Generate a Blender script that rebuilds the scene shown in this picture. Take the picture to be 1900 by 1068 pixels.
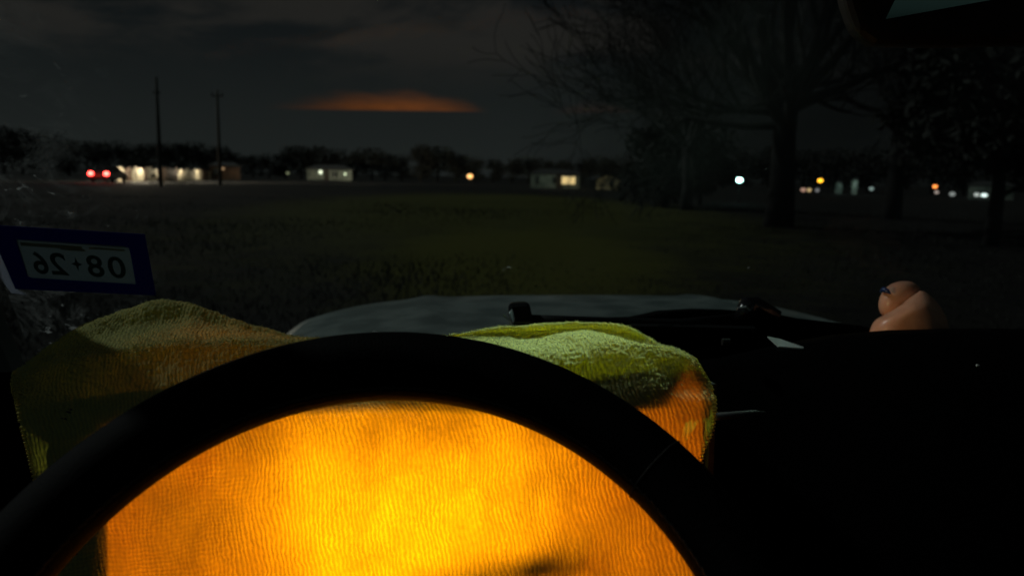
import bpy, bmesh, math, random
import numpy as np
from mathutils import Vector, Matrix, Quaternion
random.seed(7); rng = np.random.default_rng(7)
S = bpy.context.scene
for o in list(bpy.data.objects): bpy.data.objects.remove(o)
COL = S.collection
# ------------------------------------------------------------ camera
YAW, PIT, ROL, FPX = 9.5, -8.5, 1.3, 1372.0      # photo is 1900x1068
CAM = np.array([0., 0., 1.30])
def _basis(yaw=YAW, pit=PIT, rol=ROL):
    y, p, r = map(math.radians, (yaw, pit, rol))
    f = np.array([math.sin(y)*math.cos(p), math.cos(y)*math.cos(p), math.sin(p)])
    R = np.array([math.cos(y), -math.sin(y), 0.]); U = np.cross(R, f)
    return R*math.cos(r)+U*math.sin(r), U*math.cos(r)-R*math.sin(r), f
CR, CU, CF = _basis()
_o = _basis(9.5, -7.9, -1.0)
def refit(v):                                      # wheel was measured with a slightly different camera tilt
    return Vector(CR*np.dot(v, _o[0])+CU*np.dot(v, _o[1])+CF*np.dot(v, _o[2]))
cd = bpy.data.cameras.new('camera'); cam = bpy.data.objects.new('camera', cd); COL.objects.link(cam); S.camera = cam
cam.matrix_world = Matrix(((CR[0], CU[0], -CF[0], CAM[0]), (CR[1], CU[1], -CF[1], CAM[1]), (CR[2], CU[2], -CF[2], CAM[2]), (0, 0, 0, 1)))
cd.sensor_width = 36; cd.lens = FPX/1900*36; cd.clip_start = .02; cd.clip_end = 5000
cd.dof.use_dof = True; cd.dof.focus_distance = .60; cd.dof.aperture_fstop = 7.2; cd.dof.aperture_blades = 7
def P(px, py, d):                                  # a point seen at photo pixel, depth d along the view axis
    return CAM + d*(CF + (px-950)/FPX*CR - (py-534)/FPX*CU)
def ray(px, py): return CF + (px-950)/FPX*CR - (py-534)/FPX*CU
def G(px, dist, z=0.):                             # ground point in the direction of photo column px, horizontal distance dist
    r = ray(px, 345.); h = np.array([r[0], r[1]]); h /= np.linalg.norm(h)
    return Vector((h[0]*dist, h[1]*dist, z))
# ------------------------------------------------------------ render + world
S.render.engine = 'CYCLES'
S.cycles.use_denoising = True
S.cycles.sample_clamp_indirect = 4.0
S.cycles.max_bounces = 8; S.cycles.transparent_max_bounces = 16
S.view_settings.view_transform = 'Standard'; S.view_settings.look = 'None'; S.view_settings.exposure = 0; S.view_settings.gamma = 1
W = bpy.data.worlds.new('World'); S.world = W; W.use_nodes = True
class NT:
    def __init__(s, t): s.t = t
    def n(s, typ, **kw):
        o = s.t.nodes.new(typ)
        for k, v in kw.items(): setattr(o, k, v)
        return o
    def set(s, sock, v):
        if isinstance(v, bpy.types.NodeSocket): s.t.links.new(v, sock)
        elif v is not None: sock.default_value = v
    def m(s, op, a, b=None, c=None, clamp=False):
        o = s.n('ShaderNodeMath', operation=op, use_clamp=clamp)
        for i, v in enumerate((a, b, c)): s.set(o.inputs[i], v)
        return o.outputs[0]
    def mr(s, v, a, b, c=0., d=1., smooth=True):
        o = s.n('ShaderNodeMapRange'); o.interpolation_type = 'SMOOTHSTEP' if smooth else 'LINEAR'
        for i, x in enumerate((v, a, b, c, d)): s.set(o.inputs[i], x)
        return o.outputs[0]
    def dot(s, v, w):
        o = s.n('ShaderNodeVectorMath', operation='DOT_PRODUCT'); s.set(o.inputs[0], v); s.set(o.inputs[1], tuple(w)); return o.outputs['Value']
    def mix(s, f, a, b, blend='MIX'):
        o = s.n('ShaderNodeMix', data_type='RGBA', blend_type=blend, clamp_result=False)
        s.set(o.inputs[0], f); s.set(o.inputs[6], a); s.set(o.inputs[7], b); return o.outputs[2]
    def noise(s, v, scale, detail=4, rough=.5, dist=0.):
        o = s.n('ShaderNodeTexNoise'); s.set(o.inputs['Vector'], v)
        o.inputs['Scale'].default_value = scale; o.inputs['Detail'].default_value = detail
        o.inputs['Roughness'].default_value = rough; o.inputs['Distortion'].default_value = dist
        return o.outputs['Fac']
    def mapping(s, v, sc=(1, 1, 1), rot=(0, 0, 0), loc=(0, 0, 0)):
        o = s.n('ShaderNodeMapping'); s.set(o.inputs[0], v); o.inputs['Scale'].default_value = sc
        o.inputs['Rotation'].default_value = rot; o.inputs['Location'].default_value = loc; return o.outputs[0]
def c4(r, g, b): return (r, g, b, 1.)
w = NT(W.node_tree); W.node_tree.nodes.clear()
wd = w.n('ShaderNodeTexCoord').outputs['Generated']
sep = w.n('ShaderNodeSeparateXYZ'); w.set(sep.inputs[0], wd); wz = sep.outputs[2]
# azimuth measured towards the right of the car
rt = w.dot(wd, (math.cos(math.radians(8)), -math.sin(math.radians(8)), 0)); fw = w.dot(wd, (math.sin(math.radians(8)), math.cos(math.radians(8)), 0))
grad = w.mr(wz, -.02, .22)
base = w.mix(grad, c4(.0128, .0150, .0143), c4(.0056, .0070, .0076))
cl = w.noise(w.mapping(wd, (2.2, 2.2, 7)), 1.9, 6, .6, .3)
clm = w.m('MULTIPLY', w.mr(cl, .42, .60), w.mr(wz, .09, .17))
base = w.mix(w.m('MULTIPLY', clm, .9), base, c4(.0165, .0155, .0140))
dim = w.mr(rt, .0, .30, 1., .27)
base = w.mix(1., base, w.n('ShaderNodeCombineColor').outputs[0], 'MULTIPLY')
cc = [n for n in W.node_tree.nodes if n.bl_idname == 'ShaderNodeCombineColor'][0]
for i in range(3): w.set(cc.inputs[i], dim)
# brighter town sky behind the car
back = w.mr(fw, .1, -.9)
base = w.mix(back, base, c4(.030, .046, .044))
# lens-shaped cloud lit orange from below
r0 = ray(730, 206); r0 = r0/np.linalg.norm(r0); ru = np.array([r0[1], -r0[0], 0]); ru /= np.linalg.norm(ru); rv = np.cross(ru, r0)
den = w.m('MAXIMUM', w.dot(wd, r0), .01)
u = w.m('DIVIDE', w.dot(wd, ru), den); v = w.m('DIVIDE', w.dot(wd, rv), den)
nz = w.noise(w.mapping(wd, (5, 5, 16)), 4.0, 5, .55)
front = w.mr(w.dot(wd, r0), .5, .6)
def lens(uc, wl, wr, h, v0, soft, tilt):
    uu = w.m('SUBTRACT', u, uc)
    tl = w.m('DIVIDE', uu, -wl); tr = w.m('DIVIDE', uu, wr); t = w.m('MAXIMUM', tl, tr)
    t2 = w.m('POWER', w.m('MINIMUM', t, 1.), 2.1)
    top = w.m('MULTIPLY', w.m('SUBTRACT', 1.0, t2), h)
    vv = w.m('SUBTRACT', w.m('SUBTRACT', v, v0), w.m('MULTIPLY', uu, tilt))
    vn = w.m('ADD', vv, w.m('MULTIPLY', w.m('SUBTRACT', nz, .5), h*.75))
    a = w.mr(w.m('SUBTRACT', top, vn), 0., soft)
    b = w.mr(vv, -.0006, .0022)
    side = w.mr(tl, .25, 1.0, 1., 0.)
    return w.m('MULTIPLY', w.m('MULTIPLY', a, b), side)
L1 = lens(.005, .20, .136, .030, 0., .028, .022)
core = w.m('MULTIPLY', w.mr(w.m('ABSOLUTE', w.m('SUBTRACT', u, .02)), .0, .15, 1., .25), w.mr(nz, .3, .7, .65, 1.15))
orange = w.mix(core, c4(.030, .013, .006), c4(.120, .036, .0095))
base = w.mix(w.m('MULTIPLY', w.m('MULTIPLY', L1, front), w.mr(w.noise(w.mapping(wd, (4, 4, 30)), 6., 4, .6), .3, .6, .72, 1.)), base, orange)
L2 = lens(.27, .08, .06, .018, .006, .012, .05)
base = w.mix(w.m('MULTIPLY', w.m('MULTIPLY', L2, front), .5), base, c4(.020, .0115, .009))
bg = w.n('ShaderNodeBackground'); w.set(bg.inputs[0], base); bg.inputs[1].default_value = 1.0
w.t.links.new(bg.outputs[0], w.n('ShaderNodeOutputWorld').inputs[0])
# faint cold night light from high at the front right (a street light far off)
sl = bpy.data.lights.new('moonlight', 'SUN'); sl.energy = .58; sl.angle = math.radians(1.5); sl.color = (.90, 1., .95)
so = bpy.data.objects.new('moonlight', sl); COL.objects.link(so)
so.rotation_euler = Vector((.9, -.5, -.85)).to_track_quat('-Z', 'Y').to_euler()
# the lamp whose light falls through the windscreen on top of the cloth
def spot(name, loc, target, watts, size_deg, blend, col, radius=.05, parent=None):
    l = bpy.data.lights.new(name, 'SPOT'); l.energy = watts; l.spot_size = math.radians(size_deg); l.spot_blend = blend
    l.color = col; l.shadow_soft_size = radius
    o = bpy.data.objects.new(name, l); COL.objects.link(o); o.location = loc
    o.rotation_euler = (Vector(target)-Vector(loc)).to_track_quat('-Z', 'Y').to_euler()
    if parent: o.parent = parent
    return o
_t = P(1050, 628, .67)
STREET = spot('street_light_beam', (2.4, 3.6, 7.6), _t, 3300, 2.5, .95, (.70, 1., .78), .10)

# ------------------------------------------------------------ materials
def mat(name, col, rough=.6, metal=0., noise=None, bump=0., bscale=20, spec=.5, emit=None, estr=0.):
    m = bpy.data.materials.new(name); m.use_nodes = True; t = NT(m.node_tree)
    b = m.node_tree.nodes['Principled BSDF']
    b.inputs['Base Color'].default_value = c4(*col); b.inputs['Roughness'].default_value = rough
    b.inputs['Metallic'].default_value = metal; b.inputs['Specular IOR Level'].default_value = spec
    co = t.n('ShaderNodeTexCoord').outputs['Object']
    if noise:
        col2, sc = noise
        t.set(b.inputs['Base Color'], t.mix(t.mr(t.noise(co, sc, 6, .6), .38, .62), c4(*col), c4(*col2)))
    if bump:
        bp = t.n('ShaderNodeBump'); bp.inputs['Strength'].default_value = bump; bp.inputs['Distance'].default_value = .01
        t.set(bp.inputs['Height'], t.noise(co, bscale, 6, .6)); t.set(b.inputs['Normal'], bp.outputs[0])
    if emit:
        b.inputs['Emission Color'].default_value = c4(*emit); b.inputs['Emission Strength'].default_value = estr
    return m
def emis(name, col, s):
    return mat(name, (.2, .2, .2), emit=col, estr=s)
M = {}
M['black'] = mat('black_plastic', (.008, .008, .009), .55, noise=((.014, .014, .015), 60), bump=.12, bscale=500, spec=.3)
M['leather'] = mat('black_leather', (.0012, .0012, .0014), .6, noise=((.002, .002, .0022), 80), bump=.25, bscale=700, spec=.04)
M['dash'] = mat('dash_vinyl', (.0016, .0016, .0018), .8, bump=.3, bscale=500, spec=.03)
M['gloss'] = mat('gloss_black', (.01, .01, .012), .18, spec=.5)
M['thread'] = mat('stitch_thread', (.035, .03, .028), .8)
M['silver'] = mat('dusty_silver_paint', (.21, .255, .245), .36, .30, noise=((.11, .145, .14), 9), bump=.03, bscale=30)
M['clip'] = mat('glint_metal', (.9, 1., .97), .25, 1.)  # bright metal for the stand-in glints on bonnet and bracket
M['trim'] = mat('grey_trim', (.42, .46, .45), .35)
M['rubber'] = mat('wiper_rubber', (.006, .006, .007), .5)
M['metalarm'] = mat('wiper_steel', (.006, .006, .007), .6, spec=.15)
M['mirror'] = mat('mirror_glass', (.20, .27, .25), .08, 1.)
M['wood'] = mat('pole_wood', (.05, .042, .035), .9, noise=((.03, .026, .02), 6))
M['bark'] = mat('bark', (.005, .0045, .004), .95, noise=((.003, .0028, .0025), 3), bump=.6, bscale=6)
M['leaf'] = mat('dark_foliage', (.006, .0075, .0045), .9, noise=((.0035, .0045, .0025), 1.2))
M['twig'] = mat('dry_twigs', (.009, .008, .007), .9, noise=((.006, .0055, .005), 1.2))
M['white_wall'] = mat('pale_siding', (.21, .235, .20), .8, noise=((.11, .13, .11), 1.5))
M['cream_wall'] = mat('cream_boards', (.62, .54, .38), .8, noise=((.30, .24, .15), 1.2))
M['brown_wall'] = mat('brown_boards', (.10, .055, .03), .8, noise=((.05, .03, .018), 1.5))
M['roof'] = mat('dark_roof', (.014, .014, .013), .9, noise=((.02, .02, .02), 4))
M['glass_dark'] = mat('dark_pane', (.01, .012, .012), .1)
M['carpaint'] = mat('dark_car_paint', (.03, .012, .012), .3, .2)
M['post'] = mat('dark_post', (.005, .005, .005), .8)
M['skin'] = mat('flesh_rubber', (.60, .31, .21), .36, noise=((.52, .25, .17), 40), bump=.05, bscale=60)
M['skin'].node_tree.nodes['Principled BSDF'].inputs['Subsurface Weight'].default_value = .15
M['skin'].node_tree.nodes['Principled BSDF'].inputs['Subsurface Scale'].default_value = .01
M['bluepaint'] = mat('dark_blue_paint', (.012, .03, .12), .3)
M['blue'] = mat('sticker_blue', (.02, .025, .22), .5)
M['stwhite'] = mat('sticker_white', (.50, .62, .66), .6, noise=((.42, .52, .56), 40))
M['stink'] = mat('sticker_ink', (.05, .07, .06), .7)
M['film'] = mat('clear_film', (.75, .78, .85), .4)
for k_ in ('blue', 'stwhite', 'stink', 'film'):
    q_ = NT(M[k_].node_tree); pb = M[k_].node_tree.nodes['Principled BSDF']; tq = q_.n('ShaderNodeBsdfTranslucent'); mq = q_.n('ShaderNodeMixShader'); mq.inputs[0].default_value = .6
    tq.inputs[0].default_value = {'blue': c4(.018, .022, .24), 'stwhite': c4(.31, .36, .38), 'stink': c4(.10, .14, .12), 'film': c4(.6, .62, .7)}[k_]
    q_.set(mq.inputs[1], pb.outputs[0]); q_.set(mq.inputs[2], tq.outputs[0]); q_.t.links.new(mq.outputs[0], M[k_].node_tree.nodes['Material Output'].inputs[0])
# ------------------------------------------------------------ object helpers
def link(name, me, parent=None):
    o = bpy.data.objects.new(name, me); COL.objects.link(o)
    if parent: o.parent = parent
    return o
def tag(o, label=None, cat=None, group=None, kind=None):
    if label: o['label'] = label
    if cat: o['category'] = cat
    if group: o['group'] = group
    if kind: o['kind'] = kind
    return o
def empty(name, loc=(0, 0, 0), rz=0):
    o = bpy.data.objects.new(name, None); COL.objects.link(o); o.location = loc; o.rotation_euler = (0, 0, rz); o.empty_display_size = .1; return o
class MB:
    def __init__(s): s.v = []; s.f = []
    def add(s, vs, fs):
        n = len(s.v); s.v += [tuple(map(float, q)) for q in vs]; s.f += [tuple(i+n for i in f) for f in fs]; return s
    def hexa(s, a):      # eight corners: bottom 4 then top 4
        return s.add(a, [(3, 2, 1, 0), (4, 5, 6, 7), (0, 1, 5, 4), (1, 2, 6, 5), (2, 3, 7, 6), (3, 0, 4, 7)])
    def box(s, c, d, rz=0, rx=0, ry=0):
        R = Matrix.Rotation(rz, 3, 'Z') @ Matrix.Rotation(ry, 3, 'Y') @ Matrix.Rotation(rx, 3, 'X')
        x, y, z = d[0]/2, d[1]/2, d[2]/2
        return s.hexa([Vector(c)+R @ Vector(q) for q in ((-x, -y, -z), (x, -y, -z), (x, y, -z), (-x, y, -z), (-x, -y, z), (x, -y, z), (x, y, z), (-x, y, z))])
    def tube(s, pts, rad, n=8, closed=False, caps=True):
        pts = [Vector(p) for p in pts]; N = len(pts)
        if not hasattr(rad, '__len__'): rad = [rad]*N
        rings = []; up = None
        for i, p in enumerate(pts):
            a = pts[i-1] if (i or closed) else p; b = pts[(i+1) % N] if (i < N-1 or closed) else p
            t = (b-a).normalized()
            if up is None:
                up = t.orthogonal().normalized()
            up = (up - t*up.dot(t)).normalized(); q = t.cross(up)
            rings.append([p+rad[i]*(math.cos(k*2*math.pi/n)*up+math.sin(k*2*math.pi/n)*q) for k in range(n)])
        fs = []
        for i in range(N if closed else N-1):
            j = (i+1) % N
            for k in range(n): fs.append((i*n+k, i*n+(k+1) % n, j*n+(k+1) % n, j*n+k))
        if caps and not closed: fs += [tuple(range(n-1, -1, -1)), tuple((N-1)*n+k for k in range(n))]
        return s.add([q for r in rings for q in r], fs)
    def ball(s, c, r, n=12, m=8):
        if not hasattr(r, '__len__'): r = (r, r, r)
        vs = [Vector(c)+Vector((0, 0, -r[2]))]
        for j in range(1, m):
            a = -math.pi/2+math.pi*j/m
            for k in range(n): vs.append(Vector(c)+Vector((r[0]*math.cos(a)*math.cos(2*math.pi*k/n), r[1]*math.cos(a)*math.sin(2*math.pi*k/n), r[2]*math.sin(a))))
        vs.append(Vector(c)+Vector((0, 0, r[2]))); L = len(vs)-1
        fs = [(0, 1+(k+1) % n, 1+k) for k in range(n)]
        for j in range(m-2):
            for k in range(n): fs.append((1+j*n+k, 1+j*n+(k+1) % n, 1+(j+1)*n+(k+1) % n, 1+(j+1)*n+k))
        fs += [(L, 1+(m-2)*n+k, 1+(m-2)*n+(k+1) % n) for k in range(n)]
        return s.add(vs, fs)
    def plate(s, pts, nrm, th):   # polygon given thickness along nrm
        n = len(pts); nrm = Vector(nrm)*th; a = [Vector(p) for p in pts]
        return s.add(a+[q+nrm for q in a], [tuple(range(n-1, -1, -1)), tuple(range(n, 2*n))]+[(i, (i+1) % n, n+(i+1) % n, n+i) for i in range(n)])
    def build(s, name, m, parent=None, smooth=False, bevel=0.):
        me = bpy.data.meshes.new(name); me.from_pydata(s.v, [], s.f); me.materials.append(m)
        if smooth: me.polygons.foreach_set('use_smooth', [True]*len(me.polygons))
        o = link(name, me, parent)
        if bevel:
            b = o.modifiers.new('bevel', 'BEVEL'); b.width = bevel; b.segments = 3; b.limit_method = 'ANGLE'
        return o
def npmesh(name, V, F, m, parent=None, smooth=False):
    me = bpy.data.meshes.new(name); V = np.asarray(V, np.float32); F = np.asarray(F, np.int32); k = F.shape[1]
    me.vertices.add(len(V)); me.vertices.foreach_set('co', V.ravel()); me.loops.add(F.size); me.loops.foreach_set('vertex_index', F.ravel())
    me.polygons.add(len(F)); me.polygons.foreach_set('loop_start', np.arange(len(F))*k); me.polygons.foreach_set('loop_total', np.full(len(F), k))
    me.update(calc_edges=True); me.validate(); me.materials.append(m)
    if smooth: me.polygons.foreach_set('use_smooth', [True]*len(me.polygons))
    return link(name, me, parent)
def copy_tree(o, parent=None):
    c = o.copy(); COL.objects.link(c); c.parent = parent
    for ch in list(o.children): copy_tree(ch, c)
    return c
def vnoise(x, y, seed=0):         # smooth 2-D value noise
    def h(i, j): 
        q = np.sin(i*127.1+j*311.7+seed*74.7)*43758.5453; return q-np.floor(q)
    i, j = np.floor(x), np.floor(y); a, b = x-i, y-j; a = a*a*(3-2*a); b = b*b*(3-2*b)
    return (h(i, j)*(1-a)+h(i+1, j)*a)*(1-b)+(h(i, j+1)*(1-a)+h(i+1, j+1)*a)*b

# ============================================================ GROUND
gm = bpy.data.materials.new('night_field'); gm.use_nodes = True; t = NT(gm.node_tree); gb = gm.node_tree.nodes['Principled BSDF']
co = t.n('ShaderNodeTexCoord').outputs['Object']
g1 = t.mix(t.mr(t.noise(co, .35, 8, .65), .38, .62), c4(.010, .0095, .009), c4(.004, .0042, .0036))
g1 = t.mix(t.mr(t.noise(co, 3.1, 6, .7), .40, .60, 0., .6), g1, c4(.017, .0155, .014))
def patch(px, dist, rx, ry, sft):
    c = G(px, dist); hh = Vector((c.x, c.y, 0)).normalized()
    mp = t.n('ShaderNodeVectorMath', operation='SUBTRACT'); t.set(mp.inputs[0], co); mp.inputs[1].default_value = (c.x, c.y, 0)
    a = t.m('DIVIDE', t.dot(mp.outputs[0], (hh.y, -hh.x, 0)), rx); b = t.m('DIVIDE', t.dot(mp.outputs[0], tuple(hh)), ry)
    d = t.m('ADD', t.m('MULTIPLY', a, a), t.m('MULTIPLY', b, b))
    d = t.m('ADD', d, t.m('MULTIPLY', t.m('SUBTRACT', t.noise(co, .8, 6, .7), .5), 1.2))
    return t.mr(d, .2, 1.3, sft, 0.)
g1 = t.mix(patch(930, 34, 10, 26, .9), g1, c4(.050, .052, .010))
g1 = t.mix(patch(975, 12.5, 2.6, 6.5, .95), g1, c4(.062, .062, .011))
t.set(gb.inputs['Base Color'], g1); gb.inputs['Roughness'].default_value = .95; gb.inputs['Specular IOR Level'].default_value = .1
bp = t.n('ShaderNodeBump'); bp.inputs['Strength'].default_value = .8; bp.inputs['Distance'].default_value = .08
t.set(bp.inputs['Height'], t.noise(co, 5, 8, .7)); t.set(gb.inputs['Normal'], bp.outputs[0])
nx = 90; xs = np.concatenate([-np.geomspace(3000, 1, nx), [0], np.geomspace(1, 3000, nx)]); Gx, Gy = np.meshgrid(xs, xs)
Gz = (vnoise(Gx*.3, Gy*.3, 3)-.5)*.10*np.clip((np.hypot(Gx, Gy)-2)/6, 0, 1)
n_ = len(xs); idx = np.arange(n_*n_).reshape(n_, n_)
F = np.stack([idx[:-1, :-1], idx[:-1, 1:], idx[1:, 1:], idx[1:, :-1]], -1).reshape(-1, 4)
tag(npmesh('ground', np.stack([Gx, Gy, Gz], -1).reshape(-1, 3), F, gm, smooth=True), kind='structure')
# rough winter grass
N = 42000; ang = np.radians(YAW)+rng.uniform(-.75, .7, N); rr = 4+36*rng.random(N)**1.6
bx = rr*np.sin(ang); by = rr*np.cos(ang); hgt = (.02+.055*rng.random(N)**2)*(.5+vnoise(bx*.6, by*.6, 9)); th = rng.random(N)*6.28; wd_ = .006+rr*.0006
lean = rng.normal(size=(N, 2))*.5*hgt[:, None]
A = np.stack([bx-wd_*np.cos(th), by-wd_*np.sin(th), np.full(N, -.04)], -1); B = np.stack([bx+wd_*np.cos(th), by+wd_*np.sin(th), np.full(N, -.04)], -1)
C = np.stack([bx+lean[:, 0], by+lean[:, 1], hgt], -1)
grm = mat('dry_grass', (.0062, .0065, .0032), .9, noise=((.008, .0075, .0055), .5))
tag(npmesh('grass', np.stack([A, B, C], 1).reshape(-1, 3), np.arange(3*N).reshape(-1, 3), grm), 'short dry winter grass over the dark field', 'grass', kind='stuff')

# ============================================================ TREES
def branch(mb, p, d, L, r, depth, spread=.5, up=.05, minr=.012):
    n = 5; pts = [p.copy()]; rad = [r]; q = p.copy(); dd = d.copy()
    for i in range(n):
        dd = (dd+Vector((random.gauss(0, .16), random.gauss(0, .16), random.gauss(0, .12)+up))).normalized()
        q = q+dd*L/n; pts.append(q.copy()); rad.append(max(minr, r*(1-.55*(i+1)/n)))
    mb.tube(pts, rad, 6 if r > .05 else 4, caps=False)
    if depth == 0: return
    k = random.choice((2, 3, 3)) if depth > 1 else 3
    for j in range(k+1):
        i = n if j == 0 else random.randint(2, n)
        ax = dd.orthogonal().normalized(); ax.rotate(Quaternion(dd, random.random()*6.28))
        nd = dd.copy(); nd.rotate(Quaternion(ax, random.uniform(.25, .25+spread)))
        branch(mb, pts[i], nd, L*random.uniform(.62, .82), rad[i]*random.uniform(.6, .8), depth-1, spread, up, minr)
def bare_tree(name, loc, h, r, depth, label, limbs, seed, spread=.55, group=None, minr=.015, long_limbs=()):
    random.seed(seed); root = empty(name, loc)
    tb = MB(); tb.tube([(0, 0, -.2), (.02, 0, h*.10), (-.03, .02, h*.22), (.02, 0, h*.32)], [r*1.35, r*1.05, r*.95, r*.85], 12)
    tb.build('trunk', M['bark'], root, True)
    mb = MB(); top = Vector((.02, 0, h*.31))
    for k in range(limbs):
        a = k*2*math.pi/limbs+random.uniform(-.3, .3); el = random.uniform(.25, 1.1)
        d = Vector((math.cos(a)*math.cos(el), math.sin(a)*math.cos(el), math.sin(el)))
        branch(mb, top*random.uniform(.72, 1.), d, h*.27, r*.52, depth, spread, .05, minr)
    branch(mb, top, Vector((.05, 0, 1)), h*.3, r*.7, depth, spread, .05, minr)
    for (sd_, el, ll, zz) in long_limbs:
        v_ = Vector(CR)*sd_+Vector((0, 0, el)); branch(mb, Vector((0, 0, zz)), v_.normalized(), ll, r*.36, 4, .55, .03, minr)
    mb.build('crown', M['twig'], root)
    tag(root, label, 'tree', group); return root
def leafy_tree(name, loc, h, wdt, label, seed, trunkfrac=.2, n=2600, group=None, leaf=.25, lobes=14, shape=0.):
    rg = np.random.default_rng(seed); root = empty(name, loc)
    tb = MB(); tb.tube([(0, 0, -.2), (.05, 0, h*.25), (0, .05, h*.55), (.05, 0, h*.8)], [h*.035, h*.028, h*.018, h*.006], 8)
    for k in range(5):
        a = k*1.3; z0 = h*(.22+.1*k); tb.tube([(0, 0, z0), (math.cos(a)*wdt*.3, math.sin(a)*wdt*.3, z0+h*.15)], [h*.012, h*.004], 5)
    tb.build('trunk', M['bark'], root, True)
    cz = rg.uniform(h*(trunkfrac+.12), h*.88, lobes); rel = np.clip((cz/h-trunkfrac)/(1-trunkfrac), 0, 1)
    ww = wdt*.5*np.sqrt(np.clip(1-(2*rel-1+shape)**2, .08, 1)); aa = rg.uniform(0, 6.28, lobes); rr_ = ww*rg.uniform(.2, .75, lobes)
    cen = np.stack([np.cos(aa)*rr_, np.sin(aa)*rr_, cz], -1); rad = rg.uniform(.16, .30, lobes)*wdt
    k = rg.integers(0, lobes, n); d = rg.normal(size=(n, 3)); d /= np.linalg.norm(d, axis=1)[:, None]
    p = cen[k]+d*(rad[k]*rg.random(n)**.45)[:, None]*np.array([1, 1, .8]); p = p[p[:, 2] > h*trunkfrac]; n = len(p); p[:, 2] = np.minimum(p[:, 2], h)
    a = rg.normal(size=(n, 3)); a /= np.linalg.norm(a, axis=1)[:, None]; b = np.cross(a, rg.normal(size=(n, 3))); b /= np.linalg.norm(b, axis=1)[:, None]
    s = leaf*rg.uniform(.5, 1.3, n)[:, None]
    V = np.stack([p-a*s, p+b*s*.5, p+a*s, p-b*s*.5], 1).reshape(-1, 3)
    npmesh('crown', V, np.arange(4*n).reshape(-1, 4), M['leaf'], root)
    tag(root, label, 'tree', group); return root
bare_tree('bare_tree', G(1450, 24), 12.5, .36, 5, 'huge bare tree with sprawling limbs filling the right of the view', 9, 5, .6, minr=.009, long_limbs=((-1, .22, 3.6, 3.3), (-1, .45, 4.0, 3.6), (-1, .05, 3.0, 3.0), (1, .3, 3.4, 3.4), (1, .6, 3.4, 3.6)))
bare_tree('bare_tree', G(1660, 32), 11, .28, 4, 'smaller bare tree right of the huge tree with an arching limb', 5, 12, .5, minr=.010)
bare_tree('bare_tree', G(1275, 34), 10, .22, 4, 'slender bare tree left of the huge tree above the round evergreen', 5, 21, .6, minr=.009)
leafy_tree('evergreen_tree', G(1235, 38), 4.8, 5.4, 'round dark evergreen just right of the house with a yellow window', 3, .03, 5200, leaf=.17, lobes=22)
leafy_tree('evergreen_tree', G(1850, 20), 4.9, 5.2, 'large dark evergreen at the right edge of the view', 8, .32, 9000, leaf=.15, lobes=22)
leafy_tree('evergreen_tree', G(1300, 44), 4.0, 4.0, 'low dark evergreen directly left of the bright white lamp', 4, .03, 3400, leaf=.17, lobes=16)
protos = []
tl = [(-40, 160, 10), (10, 150, 8.6), (45, 155, 8.4), (90, 150, 8.0), (130, 130, 6.3), (165, 140, 6.2), (205, 150, 6.8), (240, 150, 6.2), (280, 150, 6.9), (315, 145, 6.4), (350, 150, 7.2), (378, 150, 6.4),
      (412, 155, 7.0), (440, 165, 5.6), (470, 170, 5.4), (500, 170, 5.8), (530, 170, 6.6), (560, 165, 7.6), (590, 165, 7.8), (625, 170, 7.4), (655, 165, 6.8), (690, 165, 7.6), (715, 170, 6.7), (745, 175, 6.6),
      (780, 160, 9.0), (812, 165, 8.4), (845, 170, 7.2), (880, 170, 6.4), (915, 175, 6.4), (950, 175, 6.2), (980, 180, 7.0), (1010, 175, 6.6), (1045, 175, 6.5), (1080, 180, 6.8), (1120, 170, 7.2), (1160, 170, 7.5),
      (1210, 150, 8), (1260, 150, 8.5), (1310, 150, 8), (1370, 150, 9), (1430, 150, 9.5), (1490, 150, 8.5), (1550, 150, 8.8), (1610, 150, 9), (1670, 150, 8.6), (1730, 150, 9), (1790, 150, 9.2), (1850, 150, 9), (1910, 150, 9.5)]
lbl = 'far dark tree in the low treeline along the horizon'
for k in range(4):
    protos.append(None)
for i, (px, d, h) in enumerate(tl):
    k = i % 4
    if protos[k] is None:
        o = leafy_tree('far_tree', G(px, d), 8., 8.5+k*.8, lbl, 40+k, .08, 1500, 'trees of the far treeline', .34, 16); protos[k] = o
    else:
        o = copy_tree(protos[k]); o.location = G(px, d)
    o.scale = (h/8., h/8., h/8.*.88); o.rotation_euler = (0, 0, i*1.7)
# ============================================================ UTILITY POLES
def utility_pole(px, d, h, label, arm, dx):
    o = empty('utility_pole', G(px, d)); m = MB(); m.tube([(0, 0, -.3), (dx*.5, 0, h*.5), (dx, 0, h)], [.16, .135, .10], 10); m.build('pole', M['wood'], o, True)
    if arm:
        MB().box((dx, 0, h-.5), (1.0, .10, .10)).build('crossarm', M['wood'], o)
        for x in (-.42, .42): MB().tube([(dx+x, 0, h-.42), (dx+x, 0, h-.18)], [.06, .04], 8).build('insulator', M['post'], o)
    else:
        MB().box((dx*.93, 0, h*.86), (.5, .1, .12)).build('bracket', M['wood'], o)
    tag(o, label, 'pole', 'utility poles'); return o
utility_pole(299, 62, 8.0, 'taller utility pole left of the other one, above the lit fence', False, 0.)
utility_pole(409, 72, 8.3, 'shorter utility pole to the right, beside the brown house', True, 0.)
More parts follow.
